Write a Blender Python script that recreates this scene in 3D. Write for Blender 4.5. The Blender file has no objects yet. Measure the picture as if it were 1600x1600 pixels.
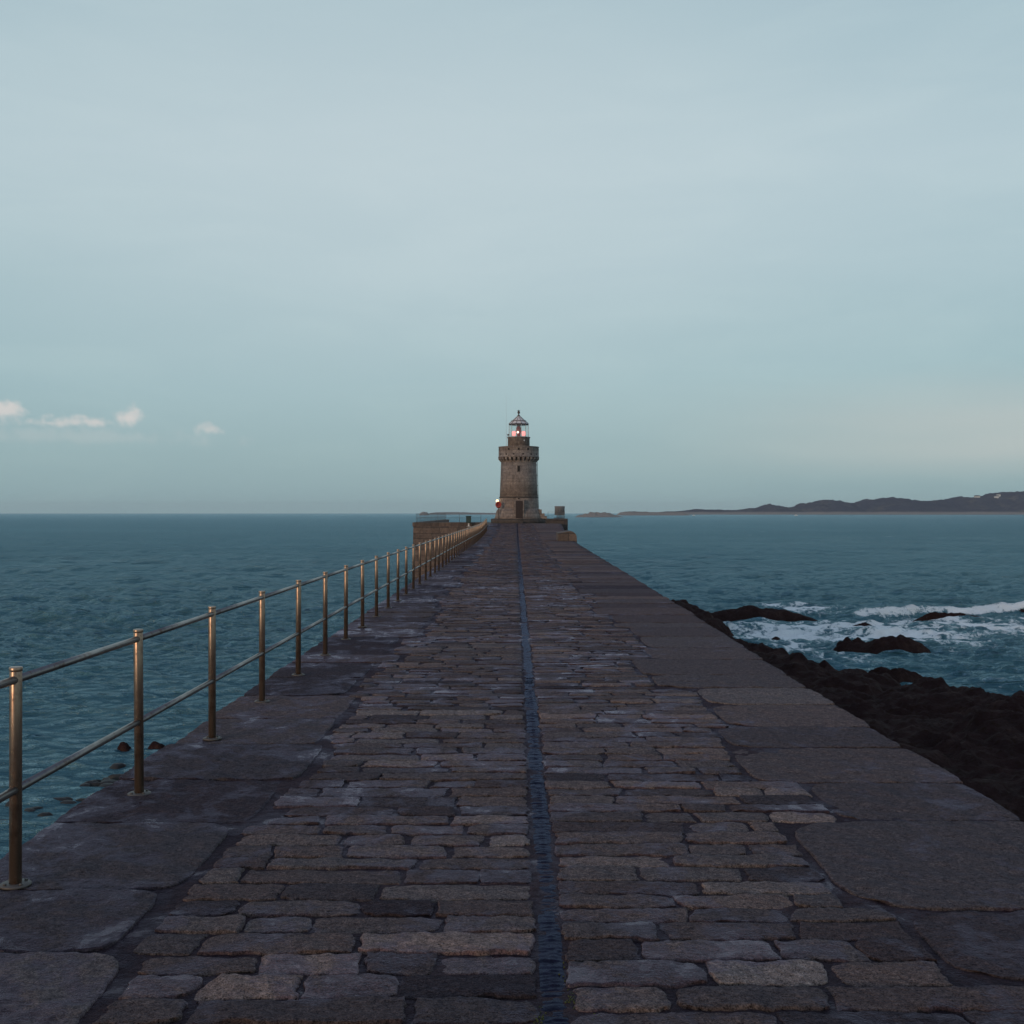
import bpy, math, random
import numpy as np
from mathutils import Vector

SC = bpy.context.scene
COL = SC.collection
R = math.radians

# ------------------------------------------------------------------ camera
CAMZ = 1.849
SEA = -4.5
cd = bpy.data.cameras.new("camera")
cam = bpy.data.objects.new("camera", cd)
COL.objects.link(cam)
cam.location = (0, 0, CAMZ)
cam.rotation_euler = (R(90), 0, 0)
cd.sensor_fit = 'HORIZONTAL'
cd.sensor_width = 36
cd.lens = 40.5
cd.shift_x = -0.00375
cd.shift_y = 0.0008
cd.clip_start = 0.1
cd.clip_end = 60000
SC.camera = cam

# ------------------------------------------------------------------ light
SUN_AZ = R(217)          # clockwise from +Y: behind and to the left of the camera
SUN_EL = R(6)
sl = bpy.data.lights.new("sun", 'SUN')
sun = bpy.data.objects.new("sun", sl)
COL.objects.link(sun)
sl.energy = 1.05
sl.angle = R(12)
sl.color = (1.0, 0.66, 0.42)
sd = Vector((math.sin(SUN_AZ) * math.cos(SUN_EL), math.cos(SUN_AZ) * math.cos(SUN_EL), math.sin(SUN_EL)))
sun.rotation_euler = sd.to_track_quat('Z', 'Y').to_euler()

W = bpy.data.worlds.new("World")
SC.world = W
W.use_nodes = True
SC.view_settings.view_transform = 'Standard'
SC.view_settings.look = 'None'
SC.view_settings.exposure = 0.0
SC.view_settings.gamma = 1.0


class NT:
    """tiny helper round a node tree"""
    def __init__(self, tree):
        self.t = tree
        tree.nodes.clear()

    def n(self, typ, props=None, **ins):
        nd = self.t.nodes.new(typ)
        for k, v in (props or {}).items():
            setattr(nd, k, v)
        for k, v in ins.items():
            self.set(nd, k, v)
        return nd

    def set(self, nd, k, v):
        key = int(k[1:]) if k[0] == 'i' and k[1:].isdigit() else k.replace('_', ' ')
        s = nd.inputs[key]
        if isinstance(v, bpy.types.NodeSocket):
            self.t.links.new(v, s)
        else:
            s.default_value = v

    def math(self, op, a, b=0.0, c=None, clamp=False):
        nd = self.n('ShaderNodeMath', {'operation': op, 'use_clamp': clamp}, i0=a, i1=b)
        if c is not None:
            self.set(nd, 'i2', c)
        return nd.outputs[0]

    def mix(self, fac, a, b, mode='MIX'):
        nd = self.n('ShaderNodeMix', {'data_type': 'RGBA', 'blend_type': mode, 'clamp_factor': True})
        for s, v in ((nd.inputs[0], fac), (nd.inputs[6], a), (nd.inputs[7], b)):
            if isinstance(v, bpy.types.NodeSocket):
                self.t.links.new(v, s)
            else:
                s.default_value = v if not isinstance(v, tuple) else (*v[:3], 1)
        return nd.outputs[2]

    def noise(self, vec, scale, detail=4, rough=0.55, dist=0.0):
        return self.n('ShaderNodeTexNoise', None, Vector=vec, Scale=scale, Detail=detail, Roughness=rough,
                      Distortion=dist).outputs[0]

    def ramp(self, fac, stops, interp='LINEAR'):
        nd = self.n('ShaderNodeValToRGB', None, Fac=fac)
        r = nd.color_ramp
        r.interpolation = interp
        while len(r.elements) < len(stops):
            r.elements.new(0.5)
        for e, (p, c) in zip(r.elements, stops):
            e.position = p
            e.color = (*c, 1) if isinstance(c, tuple) else (c, c, c, 1)
        return nd.outputs[0]

    def smooth(self, v, a, b):
        nd = self.n('ShaderNodeMapRange', {'interpolation_type': 'SMOOTHSTEP'}, Value=v)
        nd.inputs[1].default_value = a
        nd.inputs[2].default_value = b
        return nd.outputs[0]

    def scalevec(self, vec, s):
        return self.n('ShaderNodeMapping', None, Vector=vec, Scale=s).outputs[0]


# ---- sky: clear twilight air (Nishita) behind a thin high veil of cloud
w = NT(W.node_tree)
tc = w.n('ShaderNodeTexCoord').outputs['Generated']
sep = w.n('ShaderNodeSeparateXYZ', None, Vector=tc)
X, Y, Z = sep.outputs
sky = w.n('ShaderNodeTexSky', {'sky_type': 'NISHITA', 'sun_disc': False, 'sun_elevation': SUN_EL,
                               'sun_rotation': SUN_AZ, 'air_density': 1.0, 'dust_density': 2.0,
                               'ozone_density': 2.0}).outputs[0]
wob = w.math('MULTIPLY', w.math('SUBTRACT', w.noise(w.scalevec(tc, (1.6, 1.6, 5)), 1.6, 5, 0.5), 0.5), 0.16)
zz = w.math('ADD', Z, w.math('MULTIPLY', wob, w.smooth(Z, 0.03, 0.22)))
veil = w.ramp(zz, [(0.0, (.300, .440, .468)), (0.05, (.325, .475, .508)), (0.11, (.370, .532, .575)),
                   (0.20, (.440, .588, .635)), (0.29, (.505, .640, .688)), (0.39, (.425, .575, .635)),
                   (0.60, (.270, .370, .50)), (1.0, (.190, .255, .43))])
wisp = w.noise(w.scalevec(tc, (2.0, 2.0, 9.0)), 2.3, 6, 0.58, 0.5)
veil = w.mix(w.smooth(wisp, 0.40, 0.72), w.mix(1.0, veil, (.978, .985, .99), 'MULTIPLY'), w.mix(1.0, veil, (1.05, 1.035, 1.025), 'MULTIPLY'))
# broad brighter heart of the veil, straight ahead
dx = w.math('MULTIPLY', w.math('ADD', X, 0.07), 2.6)
dz = w.math('MULTIPLY', w.math('SUBTRACT', Z, 0.29), 5.0)
rr = w.math('ADD', w.math('MULTIPLY', dx, dx), w.math('MULTIPLY', dz, dz))
heart = w.math('MULTIPLY', w.math('POWER', 2.718, w.math('MULTIPLY', rr, -1.0)), w.smooth(Y, 0.0, 0.5))
veil = w.mix(w.math('MULTIPLY', heart, 0.42), veil, (.66, .745, .775))
# pale low bank to the right and its warm underlight
nb = w.noise(w.scalevec(tc, (2.2, 2.2, 16)), 1.7, 5, 0.5)
bank = w.math('MULTIPLY', w.smooth(Z, 0.02, 0.055), w.math('SUBTRACT', 1.0, w.smooth(w.math('ADD', Z, w.math('MULTIPLY', w.math('SUBTRACT', nb, 0.5), 0.05)), 0.075, 0.12)))
bank = w.math('MULTIPLY', bank, w.math('MULTIPLY', w.smooth(X, 0.05, 0.42), w.smooth(Y, 0.2, 0.5)))
bank = w.math('MULTIPLY', bank, w.math('ADD', 0.35, nb))
veil = w.mix(w.math('MULTIPLY', bank, 0.75), veil, (.56, .60, .59))


def puff(veil, ex, ez, sx, sz, strength, seed):
    """one small far cumulus, placed by direction"""
    v = w.n('ShaderNodeVectorMath', {'operation': 'ADD'}, i0=tc, i1=(seed, 0, 0)).outputs[0]
    n1 = w.math('SUBTRACT', w.noise(v, 46, 5, 0.55), 0.5)
    n2 = w.math('SUBTRACT', w.noise(v, 120, 3, 0.55), 0.5)
    n = w.math('ADD', w.math('MULTIPLY', n1, 2.6), w.math('MULTIPLY', n2, 1.3))
    a = w.math('DIVIDE', w.math('SUBTRACT', X, ex), sx)
    b = w.math('DIVIDE', w.math('SUBTRACT', Z, ez), sz)
    bneg = w.math('MULTIPLY', w.math('MINIMUM', b, 0.0), 1.0)
    d = w.math('SQRT', w.math('ADD', w.math('MULTIPLY', a, a), w.math('MULTIPLY', b, b)))
    d = w.math('ADD', d, n)
    top = w.smooth(d, 1.15, 0.15)
    soft = w.math('MULTIPLY', top, w.smooth(bneg, -1.3, -0.1))
    m = w.math('MULTIPLY', w.math('MULTIPLY', soft, min(1.0, strength * 1.5)), w.smooth(Y, 0.0, 0.5))
    return w.mix(m, veil, (.69, .68, .67))


veil = puff(veil, -0.412, 0.081, 0.030, 0.0075, 0.75, 1.3)
veil = puff(veil, -0.375, 0.072, 0.034, 0.0058, 0.55, 4.1)
veil = puff(veil, -0.350, 0.074, 0.021, 0.0062, 0.60, 2.2)
veil = puff(veil, -0.318, 0.077, 0.013, 0.0095, 0.70, 7.7)
veil = puff(veil, -0.257, 0.070, 0.011, 0.0085, 0.45, 9.9)
veil = puff(veil, -0.35, 0.062, 0.10, 0.008, 0.12, 5.5)
veil10 = w.n('ShaderNodeVectorMath', {'operation': 'SCALE'}, i0=veil)
veil10.inputs['Scale'].default_value = 10.0
mixed = w.mix(0.88, sky, veil10.outputs[0])
bg = w.n('ShaderNodeBackground', None, Color=mixed, Strength=0.1)
w.n('ShaderNodeOutputWorld', None, Surface=bg.outputs[0])


# ------------------------------------------------------------------ numpy noise
def _h(ix, iy, seed):
    h = (ix.astype(np.int64) * 374761393 + iy.astype(np.int64) * 668265263 + seed * 974634777) & 0x7fffffff
    h = ((h ^ (h >> 13)) * 1274126177) & 0x7fffffff
    h = (h ^ (h >> 16)) & 0xffffff
    return h / float(0xffffff)


def vnoise(x, y, seed=0):
    x = np.asarray(x, float)
    y = np.asarray(y, float)
    ix = np.floor(x); iy = np.floor(y)
    fx = x - ix; fy = y - iy
    fx = fx * fx * fx * (fx * (fx * 6 - 15) + 10)
    fy = fy * fy * fy * (fy * (fy * 6 - 15) + 10)
    a = _h(ix, iy, seed); b = _h(ix + 1, iy, seed); c = _h(ix, iy + 1, seed); d = _h(ix + 1, iy + 1, seed)
    return (a * (1 - fx) + b * fx) * (1 - fy) + (c * (1 - fx) + d * fx) * fy


def fbm(x, y, seed=0, oct=4, gain=0.5, ridged=False):
    s = 0; amp = 1; tot = 0
    for k in range(oct):
        n = vnoise(x * 2 ** k + 17.3 * k, y * 2 ** k - 9.1 * k, seed + k)
        if ridged:
            n = 1 - np.abs(2 * n - 1)
        s = s + n * amp; tot += amp; amp *= gain
    return s / tot


def sstep(a, b, v):
    t = np.clip((np.asarray(v, float) - a) / (b - a), 0, 1)
    return t * t * (3 - 2 * t)


# ------------------------------------------------------------------ object helpers
def link(o, parent=None):
    COL.objects.link(o)
    if parent:
        o.parent = parent
    return o


def thing(name, label, cat, loc=(0, 0, 0), group=None, kind=None):
    o = bpy.data.objects.new(name, None)
    o.empty_display_size = 0.2
    COL.objects.link(o)
    o.location = loc
    tag(o, label, cat, group, kind)
    return o


def tag(o, label=None, cat=None, group=None, kind=None):
    if label: o['label'] = label
    if cat: o['category'] = cat
    if group: o['group'] = group
    if kind: o['kind'] = kind
    return o


class MB:
    def __init__(self):
        self.v = []; self.f = []; self.uv = {}; self.sm = []

    def add(self, vs, fs, smooth=False):
        b = len(self.v)
        self.v += [tuple(map(float, p)) for p in vs]
        for f in fs:
            self.f.append(tuple(b + i for i in f)); self.sm.append(smooth)

    def box(self, x0, x1, y0, y1, z0, z1, bev=0.0):
        if bev <= 0:
            vs = [(x, y, z) for z in (z0, z1) for y in (y0, y1) for x in (x0, x1)]
            fs = [(0, 2, 3, 1), (4, 5, 7, 6), (0, 1, 5, 4), (2, 6, 7, 3), (0, 4, 6, 2), (1, 3, 7, 5)]
            self.add(vs, fs); return
        b = bev
        vs = []
        rings = [(z0, b), (z0 + b, 0), (z1 - b, 0), (z1, b)]
        for z, i in rings:
            a0, a1, c0, c1 = x0 + i, x1 - i, y0 + i, y1 - i
            k = b * 0.6 if i == 0 else 0
            vs += [(a0 + k, c0, z), (a1 - k, c0, z), (a1, c0 + k, z), (a1, c1 - k, z), (a1 - k, c1, z), (a0 + k, c1, z),
                   (a0, c1 - k, z), (a0, c0 + k, z)]
        fs = [tuple(range(7, -1, -1)), tuple(range(24, 32))]
        for r in range(3):
            for i in range(8):
                j = (i + 1) % 8
                fs.append((r * 8 + i, r * 8 + j, r * 8 + 8 + j, r * 8 + 8 + i))
        self.add(vs, fs)

    def lathe(self, prof, n=48, c=(0, 0, 0), smooth=True, cap=True, a0=0.0):
        b = len(self.v)
        vs = []
        for r, z in prof:
            for i in range(n):
                a = a0 + 2 * math.pi * i / n
                vs.append((c[0] + r * math.cos(a), c[1] + r * math.sin(a), c[2] + z))
        fs = []
        for k in range(len(prof) - 1):
            for i in range(n):
                j = (i + 1) % n
                fs.append((k * n + i, k * n + j, (k + 1) * n + j, (k + 1) * n + i))
        self.add(vs, fs, smooth)
        if cap:
            m = len(prof)
            self.f.append(tuple(b + i for i in range(n - 1, -1, -1))); self.sm.append(False)
            self.f.append(tuple(b + (m - 1) * n + i for i in range(n))); self.sm.append(False)

    def tube(self, p, q, r, n=12, smooth=True, r2=None):
        p = Vector(p); q = Vector(q)
        d = (q - p).normalized()
        u = d.orthogonal().normalized(); v = d.cross(u)
        vs = []
        for e, rr in ((p, r), (q, r if r2 is None else r2)):
            for i in range(n):
                a = 2 * math.pi * i / n
                vs.append(e + u * rr * math.cos(a) + v * rr * math.sin(a))
        fs = [(i, (i + 1) % n, n + (i + 1) % n, n + i) for i in range(n)]
        self.add(vs, fs, smooth)
        b = len(self.v) - 2 * n
        self.f.append(tuple(b + i for i in range(n - 1, -1, -1))); self.sm.append(False)
        self.f.append(tuple(b + n + i for i in range(n))); self.sm.append(False)

    def ball(self, c, r, n=12, m=8, sc=(1, 1, 1)):
        vs = [(c[0], c[1], c[2] - r * sc[2])]
        for k in range(1, m):
            t = -math.pi / 2 + math.pi * k / m
            for i in range(n):
                a = 2 * math.pi * i / n
                vs.append((c[0] + r * sc[0] * math.cos(t) * math.cos(a), c[1] + r * sc[1] * math.cos(t) * math.sin(a),
                           c[2] + r * sc[2] * math.sin(t)))
        vs.append((c[0], c[1], c[2] + r * sc[2]))
        fs = [(0, 1 + (i + 1) % n, 1 + i) for i in range(n)]
        for k in range(m - 2):
            for i in range(n):
                j = (i + 1) % n
                fs.append((1 + k * n + i, 1 + k * n + j, 1 + (k + 1) * n + j, 1 + (k + 1) * n + i))
        L = len(vs) - 1
        fs += [(1 + (m - 2) * n + i, 1 + (m - 2) * n + (i + 1) % n, L) for i in range(n)]
        self.add(vs, fs, True)

    def prism(self, plan, z0, z1, batter=0.0):
        """plan counter-clockwise; batter grows the foot outwards from its centre"""
        n = len(plan)
        cx = sum(p[0] for p in plan) / n; cy = sum(p[1] for p in plan) / n
        foot = []
        for x, y in plan:
            d = Vector((x - cx, y - cy)); L = d.length or 1
            foot.append((x + d.x / L * batter, y + d.y / L * batter))
        vs = [(x, y, z0) for x, y in foot] + [(x, y, z1) for x, y in plan]
        fs = [tuple(range(n - 1, -1, -1)), tuple(range(n, 2 * n))]
        fs += [(i, (i + 1) % n, n + (i + 1) % n, n + i) for i in range(n)]
        self.add(vs, fs)

    def build(self, name, mat, parent=None):
        me = bpy.data.meshes.new(name)
        me.from_pydata(self.v, [], self.f)
        me.polygons.foreach_set('use_smooth', self.sm)
        me.materials.append(mat)
        me.update()
        return link(bpy.data.objects.new(name, me), parent)


def grid_obj(name, P, mat, parent=None, attrs=None, smooth=True):
    """P: (rows, cols, 3) array -> one sheet"""
    nr, nc = P.shape[:2]
    me = bpy.data.meshes.new(name)
    idx = np.arange(nr * nc).reshape(nr, nc)
    q = np.stack([idx[:-1, :-1], idx[:-1, 1:], idx[1:, 1:], idx[1:, :-1]], -1).reshape(-1, 4)
    return raw_obj(name, P.reshape(-1, 3), q, mat, parent, attrs, smooth)


def raw_obj(name, V, Q, mat, parent=None, attrs=None, smooth=True):
    me = bpy.data.meshes.new(name)
    me.vertices.add(len(V))
    me.vertices.foreach_set('co', np.ascontiguousarray(V, np.float32).ravel())
    me.loops.add(Q.size)
    me.loops.foreach_set('vertex_index', np.ascontiguousarray(Q, np.int32).ravel())
    me.polygons.add(len(Q))
    me.polygons.foreach_set('loop_start', np.arange(0, Q.size, 4, dtype=np.int32))
    me.polygons.foreach_set('loop_total', np.full(len(Q), 4, np.int32))
    me.polygons.foreach_set('use_smooth', np.full(len(Q), smooth, bool))
    for k, a in (attrs or {}).items():
        at = me.attributes.new(k, 'FLOAT', 'POINT')
        at.data.foreach_set('value', np.ascontiguousarray(a, np.float32).ravel())
    me.update(calc_edges=True)
    me.validate()
    me.materials.append(mat)
    return link(bpy.data.objects.new(name, me), parent)


# ------------------------------------------------------------------ materials
def new_mat(name):
    m = bpy.data.materials.new(name)
    m.use_nodes = True
    return m, NT(m.node_tree)


def finish(t, bsdf):
    t.n('ShaderNodeOutputMaterial', None, Surface=bsdf)


def bump(t, height, strength, dist):
    return t.n('ShaderNodeBump', None, Height=height, Strength=strength, Distance=dist).outputs[0]


def simple_mat(name, col, rough=0.6, metal=0.0, var=0.25, scale=6.0, emit=None, bumpd=0.0):
    m, t = new_mat(name)
    oc = t.n('ShaderNodeTexCoord').outputs['Object']
    n = t.noise(oc, scale, 5, 0.6)
    c = t.mix(n, tuple(x * (1 - var) for x in col), tuple(min(1, x * (1 + var)) for x in col))
    b = t.n('ShaderNodeBsdfPrincipled', None, Base_Color=c, Metallic=metal)
    t.set(b, 'Roughness', t.math('ADD', rough - 0.08, t.math('MULTIPLY', n, 0.16)))
    if bumpd:
        t.set(b, 'Normal', bump(t, n, 0.6, bumpd))
    if emit:
        t.set(b, 'Emission_Color', (*emit[0], 1)); t.set(b, 'Emission_Strength', emit[1])
    finish(t, b.outputs[0])
    return m


def wet_stone(name, dark, light, wet_amt=0.5, warm=(1, 1, 1), speck=0.55, spec=0.4, sheen=(.62, .57, .71, 1), poolk=0.52):
    """granite with per-stone tone, grain, and damp patches"""
    m, t = new_mat(name)
    oc = t.n('ShaderNodeTexCoord').outputs['Object']
    tone = t.n('ShaderNodeAttribute', {'attribute_name': 'tone'}).outputs['Fac']
    hue = t.n('ShaderNodeAttribute', {'attribute_name': 'hue'}).outputs['Fac']
    low = t.n('ShaderNodeAttribute', {'attribute_name': 'low'}).outputs['Fac']
    base = t.mix(tone, dark, light)
    base = t.mix(t.math('MULTIPLY', hue, 0.42), base, t.mix(tone, (dark[0] * 1.5, dark[1] * 1.1, dark[2] * .9), (light[0] * 1.25, light[1] * .93, light[2] * .76)))
    blot = t.noise(oc, 9, 5, 0.6)
    base = t.mix(t.math('MULTIPLY', t.smooth(blot, 0.42, 0.62), 0.5), base, t.mix(0.5, base, (.03, .027, .03), 'MIX'))
    g1 = t.noise(oc, 150, 2, 0.6)
    g2 = t.noise(oc, 55, 3, 0.7)
    grain = t.math('ADD', t.math('MULTIPLY', g1, 0.6), t.math('MULTIPLY', g2, 0.4))
    gr = t.ramp(grain, [(0.34, 1 - speck), (0.5, 1.0), (0.66, 1 + speck)])
    base = t.mix(1.0, base, gr, 'MULTIPLY')
    mot = t.noise(oc, 24, 4, 0.65)
    base = t.mix(1.0, base, t.ramp(mot, [(0.3, 0.62), (0.5, 1.0), (0.7, 1.42)]), 'MULTIPLY')
    # damp: many small wet patches, wetter in the low places
    wn = t.noise(t.scalevec(oc, (1.0, 0.8, 1)), 3.2, 6, 0.62, 0.6)
    wn2 = t.noise(oc, 0.55, 3, 0.5)
    wn = t.math('ADD', t.math('MULTIPLY', wn, 0.62), t.math('MULTIPLY', wn2, 0.38))
    wn = t.math('ADD', wn, t.math('MULTIPLY', t.math('SUBTRACT', t.noise(oc, 19, 4, 0.6), 0.5), 0.16))
    wn = t.math('ADD', wn, t.math('MULTIPLY', low, 0.10))
    wet = t.smooth(wn, 0.57 - 0.13 * wet_amt, 0.66 - 0.11 * wet_amt)
    pool = t.math('MULTIPLY', t.smooth(wn, 0.66 - 0.10 * wet_amt, 0.70 - 0.10 * wet_amt), wet)
    base = t.mix(wet, base, t.mix(1.0, base, (.52, .46, .54), 'MULTIPLY'))
    hgt = t.math('ADD', t.math('MULTIPLY', g2, 0.8), t.math('ADD', t.math('MULTIPLY', g1, 0.35), t.math('MULTIPLY', t.noise(oc, 16, 3, 0.6), 1.2)))
    nrm = bump(t, hgt, t.math('SUBTRACT', 1.0, t.math('ADD', t.math('MULTIPLY', wet, 0.25), t.math('MULTIPLY', pool, 0.5))), 0.012)
    df = t.n('ShaderNodeBsdfDiffuse', None, Color=base, Roughness=0.6, Normal=nrm)
    rough = t.math('SUBTRACT', t.math('SUBTRACT', 0.62, t.math('MULTIPLY', wet, 0.27)), t.math('MULTIPLY', pool, 0.20), clamp=True)
    gl = t.n('ShaderNodeBsdfGlossy', None, Color=sheen, Roughness=rough, Normal=nrm)
    fr = t.n('ShaderNodeFresnel', None, IOR=1.36, Normal=nrm).outputs[0]
    fac = t.math('MULTIPLY', t.math('MINIMUM', fr, 0.45), t.math('ADD', 0.16, t.math('ADD', t.math('MULTIPLY', wet, spec), t.math('MULTIPLY', pool, poolk))))
    mx = t.n('ShaderNodeMixShader', None, i0=fac, i1=df.outputs[0], i2=gl.outputs[0])
    finish(t, mx.outputs[0])
    return m


M = {}
M['sett'] = wet_stone('sett_granite', (.032, .0245, .0255), (.205, .159, .140), 0.70, speck=.95, spec=.42)
M['slab'] = wet_stone('slab_granite', (.030, .0235, .0265), (.150, .121, .112), 0.60, speck=.85, spec=.38)
M['mortar'] = wet_stone('joint_mortar', (.025, .016, .017), (.050, .034, .034), 0.35, speck=0.5, spec=.25)
M['drain'] = wet_stone('drain_bitumen', (.012, .013, .025), (.020, .022, .040), 2.6, speck=0.5, spec=.16, sheen=(.40, .45, .66, 1), poolk=.28)


def masonry(name, c1, c2, mort, bw, bh, uvmode='wall', bumpd=0.03, dirt=0.4):
    m, t = new_mat(name)
    geo = t.n('ShaderNodeTexCoord').outputs['Object']
    s = t.n('ShaderNodeSeparateXYZ', None, Vector=geo)
    if uvmode == 'round':
        a = t.math('MULTIPLY', t.math('ARCTAN2', s.outputs[0], s.outputs[1]), 2.15)
        v = t.n('ShaderNodeCombineXYZ', None, X=a, Y=s.outputs[2], Z=0.0).outputs[0]
    else:
        v = t.n('ShaderNodeCombineXYZ', None, X=t.math('ADD', s.outputs[0], s.outputs[1]), Y=s.outputs[2], Z=0.0).outputs[0]
    nz = t.noise(geo, 3.0, 4, 0.6)
    v2 = t.n('ShaderNodeVectorMath', {'operation': 'ADD'}, i0=v).outputs[0]
    br = t.n('ShaderNodeTexBrick', {'offset': 0.5}, Vector=v)
    for k, val in (('Color1', (*c1, 1)), ('Color2', (*c2, 1)), ('Mortar', (*mort, 1)), ('Scale', 1.0), ('Mortar Size', 0.018),
                   ('Mortar Smooth', 0.3), ('Bias', 0.0), ('Brick Width', bw), ('Row Height', bh)):
        br.inputs[k].default_value = val
    col = br.outputs[0]
    col = t.mix(1.0, col, t.ramp(t.noise(geo, 14, 4, 0.65), [(0.28, 0.50), (0.72, 1.45)]), 'MULTIPLY')
    col = t.mix(1.0, col, t.ramp(t.noise(geo, 2.6, 5, 0.7), [(0.3, 0.66), (0.7, 1.34)]), 'MULTIPLY')
    streak = t.noise(t.scalevec(geo, (1.8, 1.8, 0.35)), 1.3, 5, 0.6)
    col = t.mix(t.math('MULTIPLY', t.smooth(streak, 0.5, 0.72), dirt), col, (.035, .030, .028))
    b = t.n('ShaderNodeBsdfPrincipled', None, Base_Color=col, Roughness=0.85)
    h = t.math('ADD', t.math('MULTIPLY', br.outputs[1], -1.0), t.math('MULTIPLY', t.noise(geo, 9, 4, 0.6), 0.9))
    t.set(b, 'Normal', bump(t, h, 0.8, bumpd))
    finish(t, b.outputs[0])
    return m


M['tower'] = masonry('tower_granite', (.275, .216, .182), (.20, .155, .134), (.165, .130, .114), 0.8, 0.36, 'round')
M['tower_dark'] = masonry('dark_granite', (.085, .066, .055), (.055, .045, .040), (.04, .034, .03), 0.9, 0.4, 'round', dirt=0.6)
M['wall'] = masonry('pier_granite', (.145, .098, .074), (.090, .064, .052), (.045, .036, .032), 1.1, 0.5, 'wall', 0.05, 0.55)
M['wall_dark'] = masonry('weathered_granite', (.085, .064, .052), (.055, .043, .038), (.035, .03, .027), 1.1, 0.5, 'wall', 0.05, 0.6)

# brushed steel
def steel(name, ca_, cb_):
    m, t = new_mat(name)
    oc = t.n('ShaderNodeTexCoord').outputs['Object']
    n1 = t.noise(t.scalevec(oc, (1, 1, 0.15)), 60, 4, 0.6)
    n2 = t.noise(oc, 9, 5, 0.6)
    c = t.mix(t.smooth(n2, 0.45, 0.7), ca_, cb_)
    rust = t.smooth(t.math('ADD', t.noise(t.scalevec(oc, (1, 1, .45)), 26, 6, 0.7), t.math('MULTIPLY', n2, 0.25)), 0.66, 0.76)
    c = t.mix(t.math('MULTIPLY', rust, 0.75), c, (.10, .050, .030))
    b = t.n('ShaderNodeBsdfPrincipled', None, Base_Color=c)
    t.set(b, 'Metallic', t.math('SUBTRACT', 0.85, t.math('MULTIPLY', rust, 0.5)))
    t.set(b, 'Roughness', t.math('ADD', 0.26, t.math('MULTIPLY', t.math('ADD', n1, n2), 0.08)))
    t.set(b, 'Normal', bump(t, n1, 0.15, 0.002))
    finish(t, b.outputs[0])
    return m


M['steel'] = steel('brushed_steel_post', (.36, .25, .185), (.20, .13, .095))
M['steel_rail'] = steel('brushed_steel_rail', (.20, .18, .175), (.13, .11, .105))

# rock
m, t = new_mat('wet_black_rock')
oc = t.n('ShaderNodeTexCoord').outputs['Object']
n1 = t.noise(oc, 1.2, 6, 0.65)
n2 = t.noise(oc, 7, 5, 0.65)
c = t.ramp(n1, [(0.3, (.022, .0112, .0108)), (0.55, (.039, .0205, .0190)), (0.75, (.070, .0400, .0320))])
c = t.mix(t.smooth(n2, 0.5, 0.7), c, (.028, .0145, .0100))
b = t.n('ShaderNodeBsdfPrincipled', None, Base_Color=c, Roughness=t.math('ADD', 0.5, t.math('MULTIPLY', n2, 0.4)))
t.set(b, 'Specular_IOR_Level', 0.02)
t.set(b, 'Normal', bump(t, n2, 1.0, 0.12))
finish(t, b.outputs[0])
M['rock'] = m

# sea
m, t = new_mat('sea_water')
oc = t.n('ShaderNodeTexCoord').outputs['Object']
foam = t.n('ShaderNodeAttribute', {'attribute_name': 'foam'}).outputs['Fac']
big = t.noise(t.scalevec(oc, (0.012, 0.03, 1)), 1.0, 4, 0.5)
c = t.mix(big, (.066, .156, .190), (.090, .206, .240))
n1 = t.noise(t.scalevec(oc, (0.60, 1.25, 1)), 1.9, 5, 0.66, 0.7)
n2 = t.noise(t.scalevec(oc, (0.65, 1.25, 1)), 7.5, 3, 0.6, 0.3)
n3 = t.noise(t.scalevec(oc, (0.11, 0.26, 1)), 1.0, 5, 0.66, 0.7)
h = t.math('ADD', t.math('MULTIPLY', n1, 0.50), t.math('ADD', t.math('MULTIPLY', n2, 0.17), t.math('MULTIPLY', n3, 1.8)))
nrm = bump(t, h, 1.0, 1.0)
wd = t.n('ShaderNodeBsdfDiffuse', None, Color=c, Normal=nrm)
wg = t.n('ShaderNodeBsdfGlossy', None, Color=(.70, .92, 1.0, 1), Roughness=0.10, Normal=nrm)
wf = t.math('MULTIPLY', t.math('MINIMUM', t.n('ShaderNodeFresnel', None, IOR=1.333, Normal=nrm).outputs[0], 0.50), 1.0)
gus = t.noise(t.scalevec(oc, (0.004, 0.022, 1)), 1.0, 6, 0.62, 0.8)
gus2 = t.noise(t.scalevec(oc, (0.02, 0.09, 1)), 1.0, 4, 0.6, 0.5)
wf = t.math('MULTIPLY', wf, t.math('ADD', 0.45, t.math('ADD', t.math('MULTIPLY', gus, 0.75), t.math('MULTIPLY', gus2, 0.55))))
wb = t.n('ShaderNodeMixShader', None, i0=wf, i1=wd.outputs[0], i2=wg.outputs[0])
fn = t.noise(t.scalevec(oc, (1.0, 0.8, 1)), 2.6, 6, 0.7, 0.8)
fn2 = t.noise(oc, 0.5, 3, 0.6, 0.5)
fm = t.smooth(t.math('ADD', foam, t.math('MULTIPLY', t.math('SUBTRACT', fn, 0.5), 1.9)), 0.40, 0.74)
fm = t.math('MULTIPLY', t.math('MULTIPLY', fm, t.smooth(foam, 0.02, 0.16)), t.math('ADD', 0.62, t.math('MULTIPLY', foam, 0.35)), clamp=True)
fb = t.n('ShaderNodeBsdfPrincipled', None, Base_Color=(.90, .90, .88, 1), Roughness=0.9)
t.set(fb, 'Normal', bump(t, fn, 0.6, 0.25))
mx = t.n('ShaderNodeMixShader', None, i0=fm, i1=wb.outputs[0], i2=fb.outputs[0])
finish(t, mx.outputs[0])
M['sea'] = m

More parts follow.
